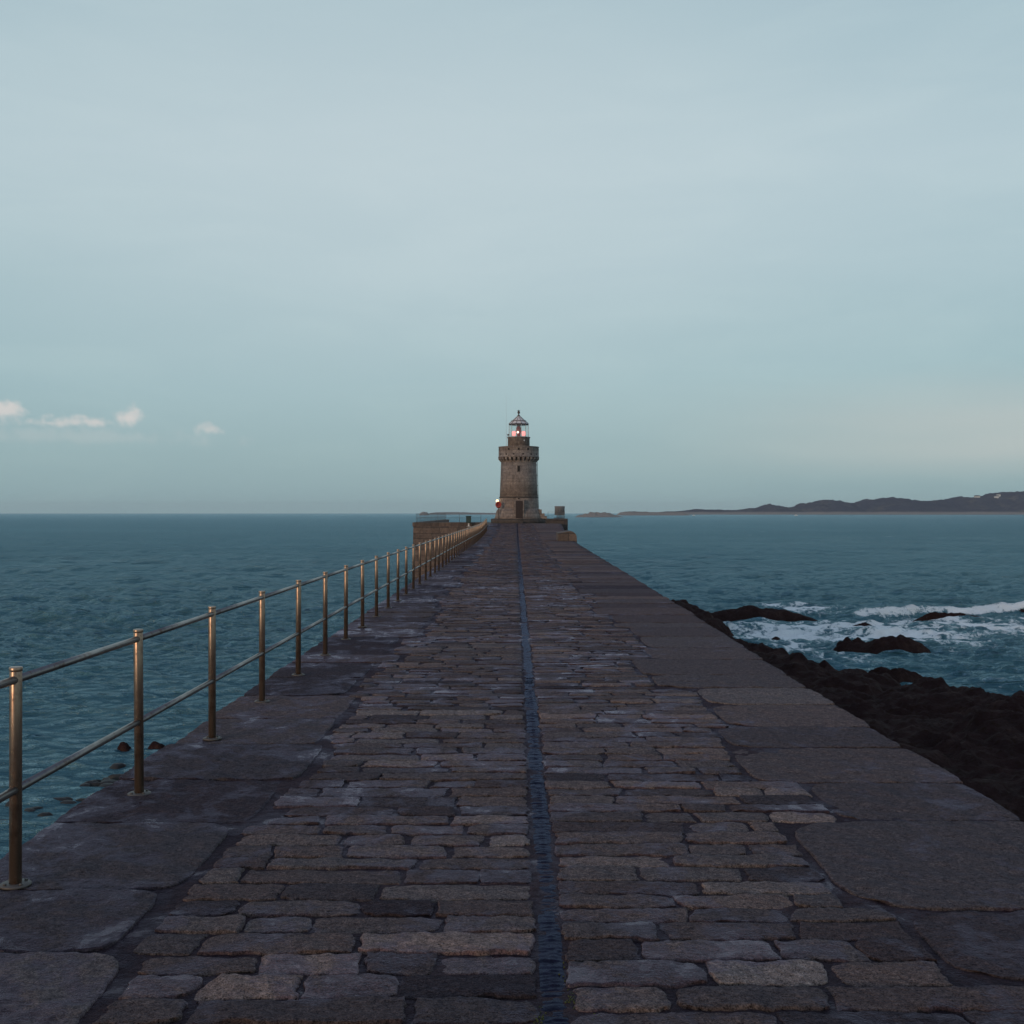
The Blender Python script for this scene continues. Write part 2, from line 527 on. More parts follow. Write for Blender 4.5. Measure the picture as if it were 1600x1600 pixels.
# island: heath colours lightened and blued, distance haze painted into them
m, t = new_mat('hazed_island_heath')
geo = t.n('ShaderNodeNewGeometry').outputs['Position']
sz = t.n('ShaderNodeSeparateXYZ', None, Vector=geo).outputs[2]
n1 = t.noise(geo, 0.012, 6, 0.65)
n2 = t.noise(geo, 0.05, 4, 0.65)
c = t.ramp(n1, [(0.35, (.066, .066, .092)), (0.55, (.090, .086, .102)), (0.7, (.16, .14, .118))])
c = t.mix(t.smooth(n2, 0.45, 0.65), c, (.060, .062, .084))
sand = t.smooth(t.math('ADD', sz, t.math('MULTIPLY', n1, 8.0)), 12.0, 6.0)
c = t.mix(sand, c, (.30, .25, .215))
b = t.n('ShaderNodeBsdfPrincipled', None, Base_Color=c, Roughness=1.0)
t.set(b, 'Specular_IOR_Level', 0.0)
finish(t, b.outputs[0])
M['island'] = m

M['steel_dark'] = simple_mat('weathered_iron', (.10, .085, .075), 0.55, 0.3)
M['white_metal'] = simple_mat('lantern_paint', (.62, .60, .57), 0.45)
M['dark_metal'] = simple_mat('dark_lantern_iron', (.075, .055, .048), 0.5, 0.2)
M['roof'] = simple_mat('lead_roof', (.20, .165, .15), 0.5, 0.2)
M['roof_pale'] = simple_mat('pale_roof_panel', (.66, .60, .58), 0.4)
M['door'] = simple_mat('old_door_paint', (.034, .020, .018), 0.7)
M['hole'] = simple_mat('dark_recess', (.012, .010, .010), 0.9)
M['red'] = simple_mat('red_paint', (.28, .030, .030), 0.45)
M['orange'] = simple_mat('lifebuoy_orange', (.42, .050, .028), 0.5)
M['green'] = simple_mat('dark_green_paint', (.016, .040, .034), 0.5)
M['lamp'] = simple_mat('lit_lamp_glass', (.9, .8, .6), 0.4, emit=((1.0, .72, .40), 2.4))
M['lamp_white'] = simple_mat('lit_optic', (.9, .85, .8), 0.3, emit=((1.0, .84, .66), 1.8))
M['lamp_pink'] = simple_mat('lit_red_lamp', (.9, .4, .4), 0.3, emit=((1.0, .34, .32), 1.05))
M['house_white'] = simple_mat('white_render', (.62, .60, .57), 0.8)
M['house_roof'] = simple_mat('slate', (.06, .06, .065), 0.7)
M['boat_white'] = simple_mat('boat_white', (.75, .75, .74), 0.4)
M['boat_dark'] = simple_mat('boat_window', (.04, .045, .05), 0.2)
M['fort'] = simple_mat('fort_granite', (.15, .125, .11), 0.9, scale=0.25)
M['weed'] = simple_mat('wet_weed', (.018, .015, .012), 0.6, scale=20)
M['moss'] = simple_mat('moss', (.060, .065, .015), 0.9, scale=60)
m, t = new_mat('lantern_glass')
g = t.n('ShaderNodeBsdfGlossy', None, Roughness=0.03, Color=(.8, .85, .85, 1))
tr = t.n('ShaderNodeBsdfTransparent', None, Color=(.93, .95, .94, 1))
mx = t.n('ShaderNodeMixShader', None, i0=0.10, i1=tr.outputs[0], i2=g.outputs[0])
finish(t, mx.outputs[0])
M['glass'] = m

# ================================================================== SEA
rng = np.random.default_rng(7)
rows = [-16.0]
while rows[-1] < 12000:
    D = rows[-1]
    step = max(0.16, D * abs(D) / 11400.0 * 0.58) if D < 420 else D * 0.045
    rows.append(D + step)
rows = np.array(rows)
rows[-1] = 12000
tt = np.concatenate([-np.geomspace(2.0, 0.58, 10)[:-1], np.linspace(-0.56, 0.56, 1050), np.geomspace(0.58, 2.0, 10)[1:]])
DD, TT = np.meshgrid(rows, tt, indexing='ij')
sx_ = (DD + 20.0) * TT
sy_ = DD.copy()
dstep = np.gradient(rows)[:, None]
xstep = (DD + 20.0) * 0.00107
sz_ = np.zeros_like(sx_)
offx = np.zeros_like(sx_); offy = np.zeros_like(sx_)
near = DD[:, 0] < 430
a = slice(0, int(near.sum()))
for k in range(64):
    lam = 0.55 * (16.0 / 0.55) ** (rng.random() ** 0.9)
    th = R(-98) + rng.normal() * 0.55          # travels towards the viewer and the pier
    kx, ky = math.cos(th), math.sin(th)
    kk = 2 * math.pi / lam
    amp = 0.0185 * lam ** 0.22
    ph = rng.random() * 6.28
    sp = np.maximum(dstep[a] * abs(ky), 0.0)
    att = np.clip(1.4 - 2.4 * sp / lam, 0, 1)
    if lam < 1.2:
        att = att * np.clip(1.4 - 3.0 * xstep[a] * abs(kx) / lam, 0, 1)
    arg = kk * (kx * sx_[a] + ky * sy_[a]) + ph + 1.5 * (vnoise(sx_[a] * .04, sy_[a] * .04, 40 + k) if k % 4 == 0 else 0)
    sz_[a] += amp * att * np.sin(arg)
    q = 0.9 * amp * att * np.cos(arg)
    offx[a] += kx * q; offy[a] += ky * q
# gusts: patches of calmer and rougher water; the lee side (left) is calmer close in
ya0 = sy_[a]
gust = 0.65 + 0.75 * fbm(sx_[a] * .018, sy_[a] * .03, 5, 3)
lee = 1 - 0.45 * sstep(-2, -8, sx_[a]) * sstep(75, 25, sy_[a])
sz_[a] *= gust * lee * (1 + 0.15 * sstep(35, 150, ya0))

# foam
foam = np.zeros_like(sx_)
xa, ya = sx_[a], sy_[a]
wx = xa + 2.2 * (vnoise(xa * .25, ya * .25, 3) - .5)
wy = ya + 3.0 * (vnoise(xa * .20, ya * .20, 9) - .5)


def blob(cx, cy, rx, ry, p=1.0):
    return np.exp(-(((wx - cx) / rx) ** 2 + ((wy - cy) / ry) ** 2) ** p)


zone = np.maximum.reduce([
    0.72 * blob(14.5, 62, 5.0, 6.0), 0.80 * blob(18.5, 63, 5.5, 5.5), 0.9 * blob(25, 64.5, 7.0, 4.5), 0.8 * blob(32, 66, 7, 4.0),
    0.7 * blob(13.0, 55, 2.6, 5.0), 0.95 * blob(16.0, 57.0, 5.5, 4.2), 0.8 * blob(20.5, 59.0, 6.0, 3.2), 0.55 * blob(26.0, 61.0, 7.0, 2.6), 0.75 * blob(21.5, 56, 2.8, 2.6), 0.5 * blob(13.5, 50, 2.2, 4),
    0.8 * blob(18.5, 74, 3.0, 2.4), 0.6 * blob(12.5, 71.5, 2.5, 2.2), 0.45 * blob(13.5, 43.5, 1.6, 1.6), 0.35 * blob(17, 41.5, 3.0, 1.2)])
streak = fbm(wx * .32, wy * .75, 21, 5, .6, True)
streak2 = fbm(wx * .8, wy * 1.7, 31, 4, .6, True)
fo = zone * (0.37 + 1.0 * sstep(.42, .82, .6 * streak + .4 * streak2))
# the breaking wave: a steep crest standing across the bay
crest_y = 70.8 + 0.9 * np.sin(xa * .23 + 1.0) + 1.0 * (vnoise(xa * .35, xa * 0, 77) - .5)
along = sstep(19.5, 22.0, xa) * sstep(36.5, 30.5, xa) * (0.85 + .15 * vnoise(xa * .5, xa * 0 + 3, 12))
d = ya - crest_y
face = np.where(d < 0, np.exp(-(d / 0.55) ** 2), np.exp(-(d / 2.4) ** 2))
sz_[a] += 0.62 * along * face
fo = np.maximum(fo, 1.2 * along * np.exp(-((d + 0.25) / 0.5) ** 2) * (.55 + .62 * vnoise(xa * 1.1, ya * 1.1, 15)))
al2 = sstep(14.5, 16.5, xa) * sstep(22.5, 18.5, xa)
d2 = ya - (76.0 + .6 * np.sin(xa * .8))
sz_[a] += 0.50 * al2 * np.where(d2 < 0, np.exp(-(d2 / .6) ** 2), np.exp(-(d2 / 2.2) ** 2))
fo = np.maximum(fo, 1.0 * al2 * np.exp(-((d2 + .1) / .7) ** 2) * (0.3 + .8 * vnoise(xa * .9, ya * .9, 8)))
# a second, smaller roller further right
d3 = ya - (75.5 + .8 * np.sin(xa * .3)); al3 = sstep(29, 33, xa) * sstep(60, 45, xa)
sz_[a] += 0.5 * al3 * np.where(d3 < 0, np.exp(-(d3 / .6) ** 2), np.exp(-(d3 / 2.0) ** 2))
fo = np.maximum(fo, al3 * np.exp(-((d3 + .2) / .9) ** 2) * (0.2 + .95 * vnoise(xa * .7, ya * .5, 18)))
# swell lines running in the bay
sz_[a] += 0.09 * sstep(8, 16, xa) * sstep(95, 75, ya) * sstep(35, 48, ya) * np.sin(ya * 1.05 + .8 * np.sin(xa * .25) + 2 * vnoise(xa * .1, ya * .1, 61))
# rare whitecaps out to sea
cap = sstep(.86, .95, vnoise(xa * .12, ya * .22, 91)) * sstep(.66, .8, vnoise(xa * .55, ya * .8, 92)) * sstep(90, 130, ya)
fo = np.maximum(fo, .45 * cap * (xa > 5))
foam[a] = np.clip(fo, 0, 1.3)
sea_P = np.stack([sx_ + offx, sy_ + offy, SEA + sz_], -1)
sea = grid_obj('sea', sea_P, M['sea'], attrs={'foam': foam})
tag(sea, 'choppy teal grey sea reaching to the horizon', None, kind='structure')
del sea_P, sx_, sy_, sz_, offx, offy, foam, DD, TT

# ================================================================== ROCKY SHORE
bx = [(3.0, 72), (8.6, 71.5), (10.2, 69.0), (10.9, 64.0), (10.6, 57.0), (10.9, 52.0), (11.6, 48.0), (12.0, 44.0), (13.6, 41.5),
      (14.6, 38.6), (16.4, 38.8), (17.6, 40.4), (20, 40.2), (24, 41.0), (34, 43), (60, 44), (60, -30), (3.0, -30)]
gx = np.concatenate([np.arange(2.6, 26, 0.10), np.arange(26, 60, 0.5)])
gy = np.concatenate([np.arange(-18, 10, 0.6), np.arange(10, 74, 0.12)])
GY, GX = np.meshgrid(gy, gx, indexing='ij')


def sdf(poly, X, Y):
    d = np.full(X.shape, 1e9); inside = np.zeros(X.shape, bool)
    n = len(poly)
    for i in range(n):
        x0, y0 = poly[i]; x1, y1 = poly[(i + 1) % n]
        ex, ey = x1 - x0, y1 - y0
        tpar = np.clip(((X - x0) * ex + (Y - y0) * ey) / (ex * ex + ey * ey), 0, 1)
        d = np.minimum(d, np.hypot(X - x0 - tpar * ex, Y - y0 - tpar * ey))
        c = ((y0 > Y) != (y1 > Y)) & (X < (x1 - x0) * (Y - y0) / ((y1 - y0) if y1 != y0 else 1e-9) + x0)
        inside ^= c
    return np.where(inside, d, -d)


def lumps(x, y, seed, cell=1.0):
    """rounded boulder tops: distance to the nearest jittered point"""
    fx, fy = np.floor(x / cell), np.floor(y / cell)
    best = np.full(x.shape, 1e9); second = best.copy(); hid = np.zeros(x.shape)
    for i in (-1, 0, 1):
        for j in (-1, 0, 1):
            cx, cy = fx + i, fy + j
            px = (cx + .1 + .8 * _h(cx, cy, seed)) * cell; py = (cy + .1 + .8 * _h(cx, cy, seed + 1)) * cell
            dd = np.hypot(x - px, y - py) / cell
            m_ = dd < best
            second = np.where(m_, best, np.minimum(second, dd))
            hid = np.where(m_, _h(cx, cy, seed + 2), hid)
            best = np.where(m_, dd, best)
    return np.clip(second - best, 0, 1), hid


ux = GX + 0.5 * (fbm(GX * .8, GY * .8, 2, 3) - .5) + .2 * (fbm(GX * 3, GY * 3, 5, 2) - .5)
uy = GY + 0.5 * (fbm(GX * .8, GY * .8, 4, 3) - .5) + .2 * (fbm(GX * 3, GY * 3, 6, 2) - .5)
sdv = sdf(bx, GX + 2.2 * (fbm(GX * .45, GY * .45, 11, 4) - .5), GY + 2.6 * (fbm(GX * .45, GY * .45, 14, 4) - .5))
l1, h1 = lumps(ux, uy, 100, 2.3)
l2, h2 = lumps(ux, uy, 200, 0.95)
zsh = -0.9 + 1.15 * sstep(-1.2, 0.9, sdv) + 0.35 * sstep(1, 5, sdv) + 0.5 * sstep(6, 14, sdv) \
    + sstep(-0.6, 0.8, sdv) * (0.70 * l1 ** .6 * h1 + 0.22 * l2 ** .6 * h2 + .30 * (fbm(ux * .9, uy * .9, 51, 4, .5, True) - .5) + .5 * (fbm(GX * .35, GY * .35, 57, 3) - .45)) + 0.30 * (fbm(GX * 2.6, GY * 2.6, 33, 5, .62) - .5)
zsh += 0.55 * np.exp(-((GX - 9.2) / 1.6) ** 2 - ((GY - 66) / 5.0) ** 2)
shore = grid_obj('rocky_shore', np.stack([GX + .12 * (fbm(GX * 4, GY * 4, 8, 2) - .5), GY, SEA + zsh], -1), M['rock'])
tag(shore, 'dark wet rocky shore at the foot of the pier', None, kind='structure')


def sea_rock(name, label, x, y, L, Wd, H, seed, tilt=0.0, rotz=0.0, group=None, n=72, m=30):
    """a ridged dome of rock awash in the sea"""
    th = np.linspace(0, 2 * np.pi, n + 1)
    rr = np.linspace(0, 1, m)
    RR, TH = np.meshgrid(rr, th, indexing='ij')
    out = 1 + 0.45 * (fbm(np.cos(TH) * 1.6 + seed, np.sin(TH) * 1.6, seed, 4) - .5) * 2
    px = RR * np.cos(TH) * out; py = RR * np.sin(TH) * out
    prof = np.clip(1 - RR ** 2.4, 0, 1)
    hx = px * L / 2; hy = py * Wd / 2
    e1, i1 = lumps(hx * 1.0 + seed, hy * 1.0 + .3 * hx, seed + 3, max(0.3, L * .22))
    z = H * prof * (0.35 + 0.50 * fbm(hx * 3 / L + seed, hy * 3 / Wd, seed + 5, 4) * 1.2 + 0.40 * np.sqrt(e1) * i1)
    z += tilt * px * H * prof
    z += 0.30 * H * (fbm(hx * 2.5 + seed, hy * 2.5, seed + 9, 5, .6) - .5) * (1 - RR ** 6)
    z -= (0.10 + 0.15 * H) * RR ** 4
    P = np.stack([hx, hy, z], -1)
    o = grid_obj(name, P, M['weed'] if L < 1 and H < .1 else M['rock'])
    o.location = (x, y, SEA)
    o.rotation_euler.z = rotz
    tag(o, label, 'rock', group)
    return o


RG = 'rocks awash in the sea'
sea_rock('sea_rock', 'long low dark rock behind the foam, nearest the pier edge', 14.6, 69.6, 7.4, 2.8, 0.80, 11, -0.10, R(-4), RG)
sea_rock('sea_rock', 'humped dark brown rock standing alone in the white water', 17.3, 53.0, 4.4, 2.6, .82, 23, -0.05, 0.0, RG)
sea_rock('sea_rock', 'flat tongue of rock at the left foot of the humped rock', 15.5, 53.4, 2.0, 1.3, 0.60, 31, 0, 0, RG)
sea_rock('sea_rock', 'small rock tip showing in foam just above the humped rock', 19.1, 63.6, 1.6, .8, 0.30, 37, 0, 0, RG)
sea_rock('sea_rock', 'thin dark reef lying along the foot of the breaking wave', 26.0, 68.6, 4.6, .9, 0.50, 43, 0, 0, RG)
sea_rock('sea_rock', 'dark rock in the surf farthest to the right', 31.3, 71.0, 1.7, .9, 0.45, 47, 0, 0, RG)
sea_rock('sea_rock', 'little rock between the shore boulders and the humped rock', 13.0, 57.5, .6, .5, 0.20, 53, 0, 0, RG)
sea_rock('sea_rock', 'low dark boulder just off the shore, a strip of water behind it', 14.1, 43.0, 3.0, 1.4, 0.75, 59, 0, 0, RG)
sea_rock('sea_rock', 'dark pointed stone in calm water left of the railing, further from the pier', -10.55, 31.0, .50, .4, .21, 61, -0.25, 0, RG, 40, 16)
sea_rock('sea_rock', 'dark wedge stone in calm water touching the pier foot', -9.70, 31.2, .66, .4, .17, 67, -.3, 0, RG, 40, 16)
for i in range(20):
    u = random.Random(i * 7 + 3)
    yy = 23.6 + 5.6 * u.random() ** .8
    xx = -(8.95 + (29.2 - yy) * 0.17 + abs(u.gauss(0.25, .55)))
    sea_rock('weed_rock', 'small weed covered stone just breaking the surface beside the pier', xx, yy, .22 + .42 * u.random(),
             .16 + .24 * u.random(), .020 + .030 * u.random(), 80 + i, 0, u.gauss(0, .4), 'weed covered stones beside the pier', 26, 9)

# ================================================================== PIER
def deck_z(y):
    return 0.69 * sstep(75, 127, y)


_ry = np.array([-8, 5, 7, 12, 21, 40, 68, 95, 126, 150]); _rx = np.array([3.08, 3.08, 3.08, 3.10, 3.26, 3.45, 3.72, 4.1, 4.9, 5.0])


def edge_r(y): return np.interp(y, _ry, _rx)
def edge_l(y): return np.interp(y, [-8, 8, 20, 60, 150], [-2.76, -2.78, -2.80, -2.78, -2.75])


pier = thing('stone_pier', 'long granite pier paved with wet setts running straight to the lighthouse', 'pier')
PIER_END = 126.0
ys = np.concatenate([np.arange(-8, 126, 1.0), [126.0]])
prof = []
for y in ys:
    l, r, z = edge_l(y), edge_r(y), deck_z(y) - 0.075
    prof.append([(l - .45, y, SEA - 2), (l + .02, y, z), (r - .02, y, z), (r + .45, y, SEA - 2)])
grid_obj('pier_body', np.array(prof), M['wall_dark'], pier, smooth=False)

# bedding between the stones
ys = np.concatenate([np.arange(-6, 20, .06), np.arange(20, 126.05, .35)])
uu = np.linspace(0, 1, 90)
YY, UU = np.meshgrid(ys, uu, indexing='ij')
LX = edge_l(YY) + .06; RX = edge_r(YY) - .06
XX = LX + (RX - LX) * UU
ZZ = deck_z(YY) - 0.0125 + 0.012 * (fbm(XX * 3.2, YY * 3.2, 71, 5, .55) - .5)
tone = fbm(XX * 1.3, YY * 1.3, 72, 3)
grid_obj('joint_bed', np.stack([XX, YY, ZZ], -1), M['mortar'], pier,
         {'tone': tone, 'hue': fbm(XX * .7, YY * .7, 73, 2), 'low': np.full(XX.shape, .55)})


class Stones:
    def __init__(self):
        self.V = []; self.Q = []; self.tone = []; self.hue = []; self.low = []; self.n = 0

    def add(self, x0, x1, y0, y1, rnd, tone, hue, res=1, wob=.012, Rr=.018, pullL=.02, pullR=.02, rise=0.0, und=.006, skew=0.0, low=0.0, eL=0.0, eR=0.0):
        hx, hy = (x1 - x0) / 2, (y1 - y0) / 2
        if hx < .03 or hy < .03: return
        cx, cy = (x0 + x1) / 2, (y0 + y1) / 2

        def axis(h, dens):
            if res == 0:
                e = [0, .35 * Rr]
            elif res == 1:
                e = [0, .25 * Rr, .8 * Rr]
            else:
                e = [0, .08 * Rr, .3 * Rr, .7 * Rr, 1.25 * Rr]
            e = [v / h for v in e]
            k = max(2, int(2 * h / dens))
            mid = np.linspace(-1 + e[-1] * 1.0, 1 - e[-1] * 1.0, k + 1)[1:-1] if k > 1 else np.array([0.0])
            return np.concatenate([[-1 + v for v in e], mid, [1 - v for v in e[::-1]]])
        dens = {0: .30, 1: .07, 2: .023}[res]
        ax_, by_ = axis(hx, dens), axis(hy, dens)
        B, A = np.meshgrid(by_, ax_, indexing='ij')
        de = np.minimum((1 - np.abs(A)) * hx, (1 - np.abs(B)) * hy)
        s = int(rnd.random() * 1e6)
        # outline: wander + rounded corners
        pull = np.where(A < 0, pullL, pullR)
        corner = (np.abs(A) ** 5) * (np.abs(B) ** 5)
        x = cx + A * hx - np.sign(A) * corner * pull
        y = cy + B * hy - np.sign(B) * corner * np.minimum(pull, hy * .5)
        wA = (vnoise(x * 5 + s, y * 5, 1) - .5) * 2 + .7 * (vnoise(x * 17 + s, y * 17, 2) - .5) * 2 + .5 * (vnoise(x * 41 + s, y * 41, 7) - .5) * 2
        wB = (vnoise(x * 5 + s, y * 5, 3) - .5) * 2 + .7 * (vnoise(x * 17 + s, y * 17, 4) - .5) * 2 + .9 * (vnoise(x * 41 + s, y * 41, 8) - .5) * 2
        x = x + B * hy * np.where(A < 0, eL * -A, eR * A)
        x = x + wA * wob * np.abs(A) ** 3
        y = y + wB * wob * np.abs(B) ** 3
        y = y + skew * (x - cx)
        rr_ = np.clip(de / Rr, 0, 1)
        drop = Rr * .70 * (1 - np.sqrt(np.clip(1 - (1 - rr_) ** 2, 0, 1)))
        z = deck_z(y) + rise - drop + und * ((fbm(x * 7 + s, y * 7, 5, 4, .6) - .5) * 2.6 - .8 * np.maximum(np.abs(A), np.abs(B)) ** 4 * .6)
        tx, ty = (rnd.random() - .5) * .006, (rnd.random() - .5) * .006
        z = z + tx * A + ty * B
        z[0, :] -= .05; z[-1, :] -= .05; z[:, 0] -= .05; z[:, -1] -= .05
        nr, nc = A.shape
        idx = np.arange(nr * nc).reshape(nr, nc) + self.n
        self.Q.append(np.stack([idx[:-1, :-1], idx[:-1, 1:], idx[1:, 1:], idx[1:, :-1]], -1).reshape(-1, 4))
        self.V.append(np.stack([x, y, z], -1).reshape(-1, 3))
        self.tone.append(np.full(nr * nc, tone)); self.hue.append(np.full(nr * nc, hue))
        self.low.append((low + .5 * (1 - rr_)).ravel())
        self.n += nr * nc

    def build(self, name, mat, parent):
        return raw_obj(name, np.concatenate(self.V), np.concatenate(self.Q), mat, parent,
                       {'tone': np.concatenate(self.tone), 'hue': np.concatenate(self.hue), 'low': np.concatenate(self.low)})


DX, DW = 0.145, 0.088           # the drain line
rnd = random.Random(5)
# big edge slabs: (y0, y1, inner x)
right = [(-3.0, -1.6, 1.7), (-1.6, -.3, 1.62), (-.3, .9, 1.75), (.9, 2.2, 1.8), (2.2, 3.5, 1.9), (3.5, 4.55, 2.05), (4.55, 5.38, 1.78), (5.38, 6.95, 1.60),
         (6.95, 7.92, 1.98), (7.92, 9.1, 1.66), (9.1, 10.0, 1.72), (10.0, 11.15, 1.86), (11.15, 12.2, 1.88), (12.2, 13.2, 1.52), (13.2, 14.6, 1.45)]
left = [(-3.0, -1.9, -1.6), (-1.9, -.8, -1.62), (-.8, .4, -1.55), (.4, 1.5, -1.6), (1.5, 2.7, -1.58), (2.7, 3.75, -1.66), (3.75, 4.86, -1.60), (4.86, 5.66, -1.72), (5.66, 6.88, -1.66), (6.88, 8.0, -1.60),
        (8.0, 9.25, -1.52), (9.25, 10.4, -1.6)]
for lst, sgn in ((right, 1), (left, -1)):
    y = lst[-1][1]
    while y < PIER_END - 1:
        L = rnd.uniform(.8, 1.55)
        lst.append((y, min(y + L, PIER_END), sgn * rnd.uniform(1.42, 1.85)))
        y += L
TL = {(5.38, 1): .45, (10.0, 1): .72, (11.15, 1): 1.0, (7.92, 1): .55, (6.95, 1): .40, (4.55, 1): .20, (3.5, 1): .2, (3.75, -1): .85, (4.86, -1): .35,
      (5.66, -1): .40, (6.88, -1): .12, (8.0, -1): .30, (9.1, 1): .40}
for lst, sgn in ((right, 1), (left, -1)):
    slabs = Stones()
    for (y0, y1, xi) in lst:
        ym = (y0 + y1) / 2
        tone = TL.get((y0, sgn), min(1, max(0, rnd.gauss(.60 if sgn > 0 else .34, .18))))
        hue = rnd.random()
        res = 2 if ym < 13 else 1 if ym < 40 else 0
        xo = (edge_r(ym) if sgn > 0 else edge_l(ym)) + rnd.uniform(-.02, .02)
        g = .007
        kw = dict(res=res, wob=.006, Rr=.013, und=.010, rise=rnd.uniform(-.003, .006), low=(-.55 if sgn > 0 else .2) + rnd.uniform(-.3, .4))
        if sgn > 0:
            slabs.add(xi, xo, y0 + g, y1 - g, rnd, tone, hue, pullL=rnd.uniform(.03, .16), pullR=.02, **kw)
        else:
            slabs.add(xo, xi, y0 + g, y1 - g, rnd, tone, hue, pullR=rnd.uniform(.02, .09), pullL=.02, **kw)
    slabs.build('edge_slabs', M['slab'], pier)

setts = Stones()


def inner(lst, y):
    for (y0, y1, xi) in lst:
        if y0 <= y < y1: return xi
    return lst[-1][2]


for side in (-1, 1):
    y = -3.0
    k = 0
    while y < PIER_END:
        h = rnd.uniform(.185, .248)
        ym = y + h / 2
        res = 2 if ym < 11 else 1 if ym < 34 else 0
        if side < 0:
            lo = inner(left, ym) + .07 + rnd.uniform(-.03, .04); hi = DX - DW / 2 - .012
        else:
            lo = DX + DW / 2 + .012; hi = inner(right, ym) - .02 - rnd.uniform(-.01, .03)
        x = lo + (rnd.uniform(-.4, -.05) if side < 0 else 0)
        first = True
        skew = rnd.uniform(-.012, .012)
        eprev = 0.0
        while x < hi - .02:
            L = rnd.choice([rnd.uniform(.30, .45), rnd.uniform(.42, .66), rnd.uniform(.55, .90)])
            x1 = x + L
            if hi - x1 < .18: x1 = hi
            a0, a1 = max(x, lo), min(x1, hi)
            ge = rnd.uniform(.006, .018); gr = rnd.uniform(.002, .007)
            enext = rnd.uniform(-.14, .14) if a1 < hi - .02 else 0.0
            if a1 - a0 > .1 and not (y < 4.1 and y > 3.3 and side > 0 and rnd.random() < .25):
                tone = min(1, max(0, rnd.gauss(.47 - .12 * float(sstep(6.5, 4.2, ym)), .18)))  # nearest setts toned darker: lens vignette painted into the stone colour
                if rnd.random() < .07: tone = 1.0
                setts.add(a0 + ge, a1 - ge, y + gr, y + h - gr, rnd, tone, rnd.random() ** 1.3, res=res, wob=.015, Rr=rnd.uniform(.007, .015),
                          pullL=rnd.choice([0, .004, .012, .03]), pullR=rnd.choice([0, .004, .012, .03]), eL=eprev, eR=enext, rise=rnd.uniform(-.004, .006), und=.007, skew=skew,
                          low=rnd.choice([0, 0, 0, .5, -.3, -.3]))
            x = x1
            eprev = enext
        y += h
        k += 1
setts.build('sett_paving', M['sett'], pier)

# the drain strip of wrinkled bitumen
ys = np.concatenate([np.arange(-3, 13, .007), np.arange(12, 30, .04), np.arange(30, 125, .25)])
uu = np.linspace(-1, 1, 11)
YY, UU = np.meshgrid(ys, uu, indexing='ij')
wv = .012 * (vnoise(YY * .9, YY * 0, 301) - .5) * 2 + .006 * (vnoise(YY * 5, YY * 0, 302) - .5)
XX = DX + wv + UU * (DW / 2 + .012 + .016 * (vnoise(YY * 2.3, UU * 0, 303) - .5))
wr = (vnoise(XX * 8, YY * 34, 304) - .5) * .007 + (vnoise(XX * 26, YY * 75, 305) - .5) * .007
ZZ = deck_z(YY) - .010 - .004 * np.abs(UU) ** 3 + wr * (1 - .6 * np.abs(UU))
grid_obj('drain_strip', np.stack([XX, YY, ZZ], -1), M['drain'], pier,
         {'tone': vnoise(XX * 3, YY * 3, 306), 'hue': XX * 0, 'low': XX * 0 + .3})
mb = MB()
rm = random.Random(8)
for cx_, cy_, n_ in ((.085, 4.2, 55), (.215, 4.42, 40), (.21, 4.62, 18), (.30, 4.22, 34)):
    for i in range(n_):
        mb.ball((cx_ + rm.gauss(0, .012), cy_ + rm.gauss(0, .055), -.014 + rm.random() * .006), rm.uniform(.002, .0045), 6, 4)
tag(mb.build('moss', M['moss'], None), 'yellow green moss in the joints beside the drain', None, kind='stuff')

# ================================================================== RAILING
PX = -2.48
rail = thing('metal_railing', 'tall brown steel post and rail handrail along the left edge of the pier', 'railing', (PX, 3.87, 0))
Y0, SP, NP = 5.72 - 1.85, 1.85, 52
mb = MB()
mb.lathe([(.030, 0.0), (.030, 1.058), (.0285, 1.062)], 20)
post = mb.build('post', M['steel'], rail)
mb = MB()
mb.lathe([(.0315, 1.0621), (.0325, 1.066), (.0325, 1.078), (.030, 1.082)], 20)
cap = mb.build('cap', M['steel'], post)
mb = MB()
mb.lathe([(.075, -.004), (.075, .005), (.069, .009), (.031, .010)], 24)
for a_ in range(4):
    th = R(45 + 90 * a_)
    mb.lathe([(.009, .008), (.009, .016), (.006, .018)], 6, (.055 * math.cos(th), .055 * math.sin(th), 0))
flange = mb.build('flange', M['steel_dark'], post)
for i in range(NP):
    y = Y0 + SP * i
    if i == 0:
        p = post
    else:
        p = post.copy(); COL.objects.link(p); p.parent = rail
        for ch in (cap, flange):
            c_ = ch.copy(); COL.objects.link(c_); c_.parent = p
    rj = random.Random(i)
    p.location = (rj.uniform(-.006, .006), y - Y0, float(deck_z(y)) + .003)
    p.rotation_euler = (rj.uniform(-.006, .006), rj.uniform(-.006, .006), rj.random() * .3)
yend = Y0 + SP * (NP - 1)
for nm, hh in (('top_rail', 1.022), ('lower_rail', .476)):
    mb = MB()
    yy = np.arange(Y0, yend + .01, SP)
    for i in range(len(yy) - 1):
        mb.tube((0, yy[i] - Y0, float(deck_z(yy[i])) + hh), (0, yy[i + 1] - Y0, float(deck_z(yy[i + 1])) + hh), .0205, 14)
    mb.build(nm, M['steel_rail'], rail)

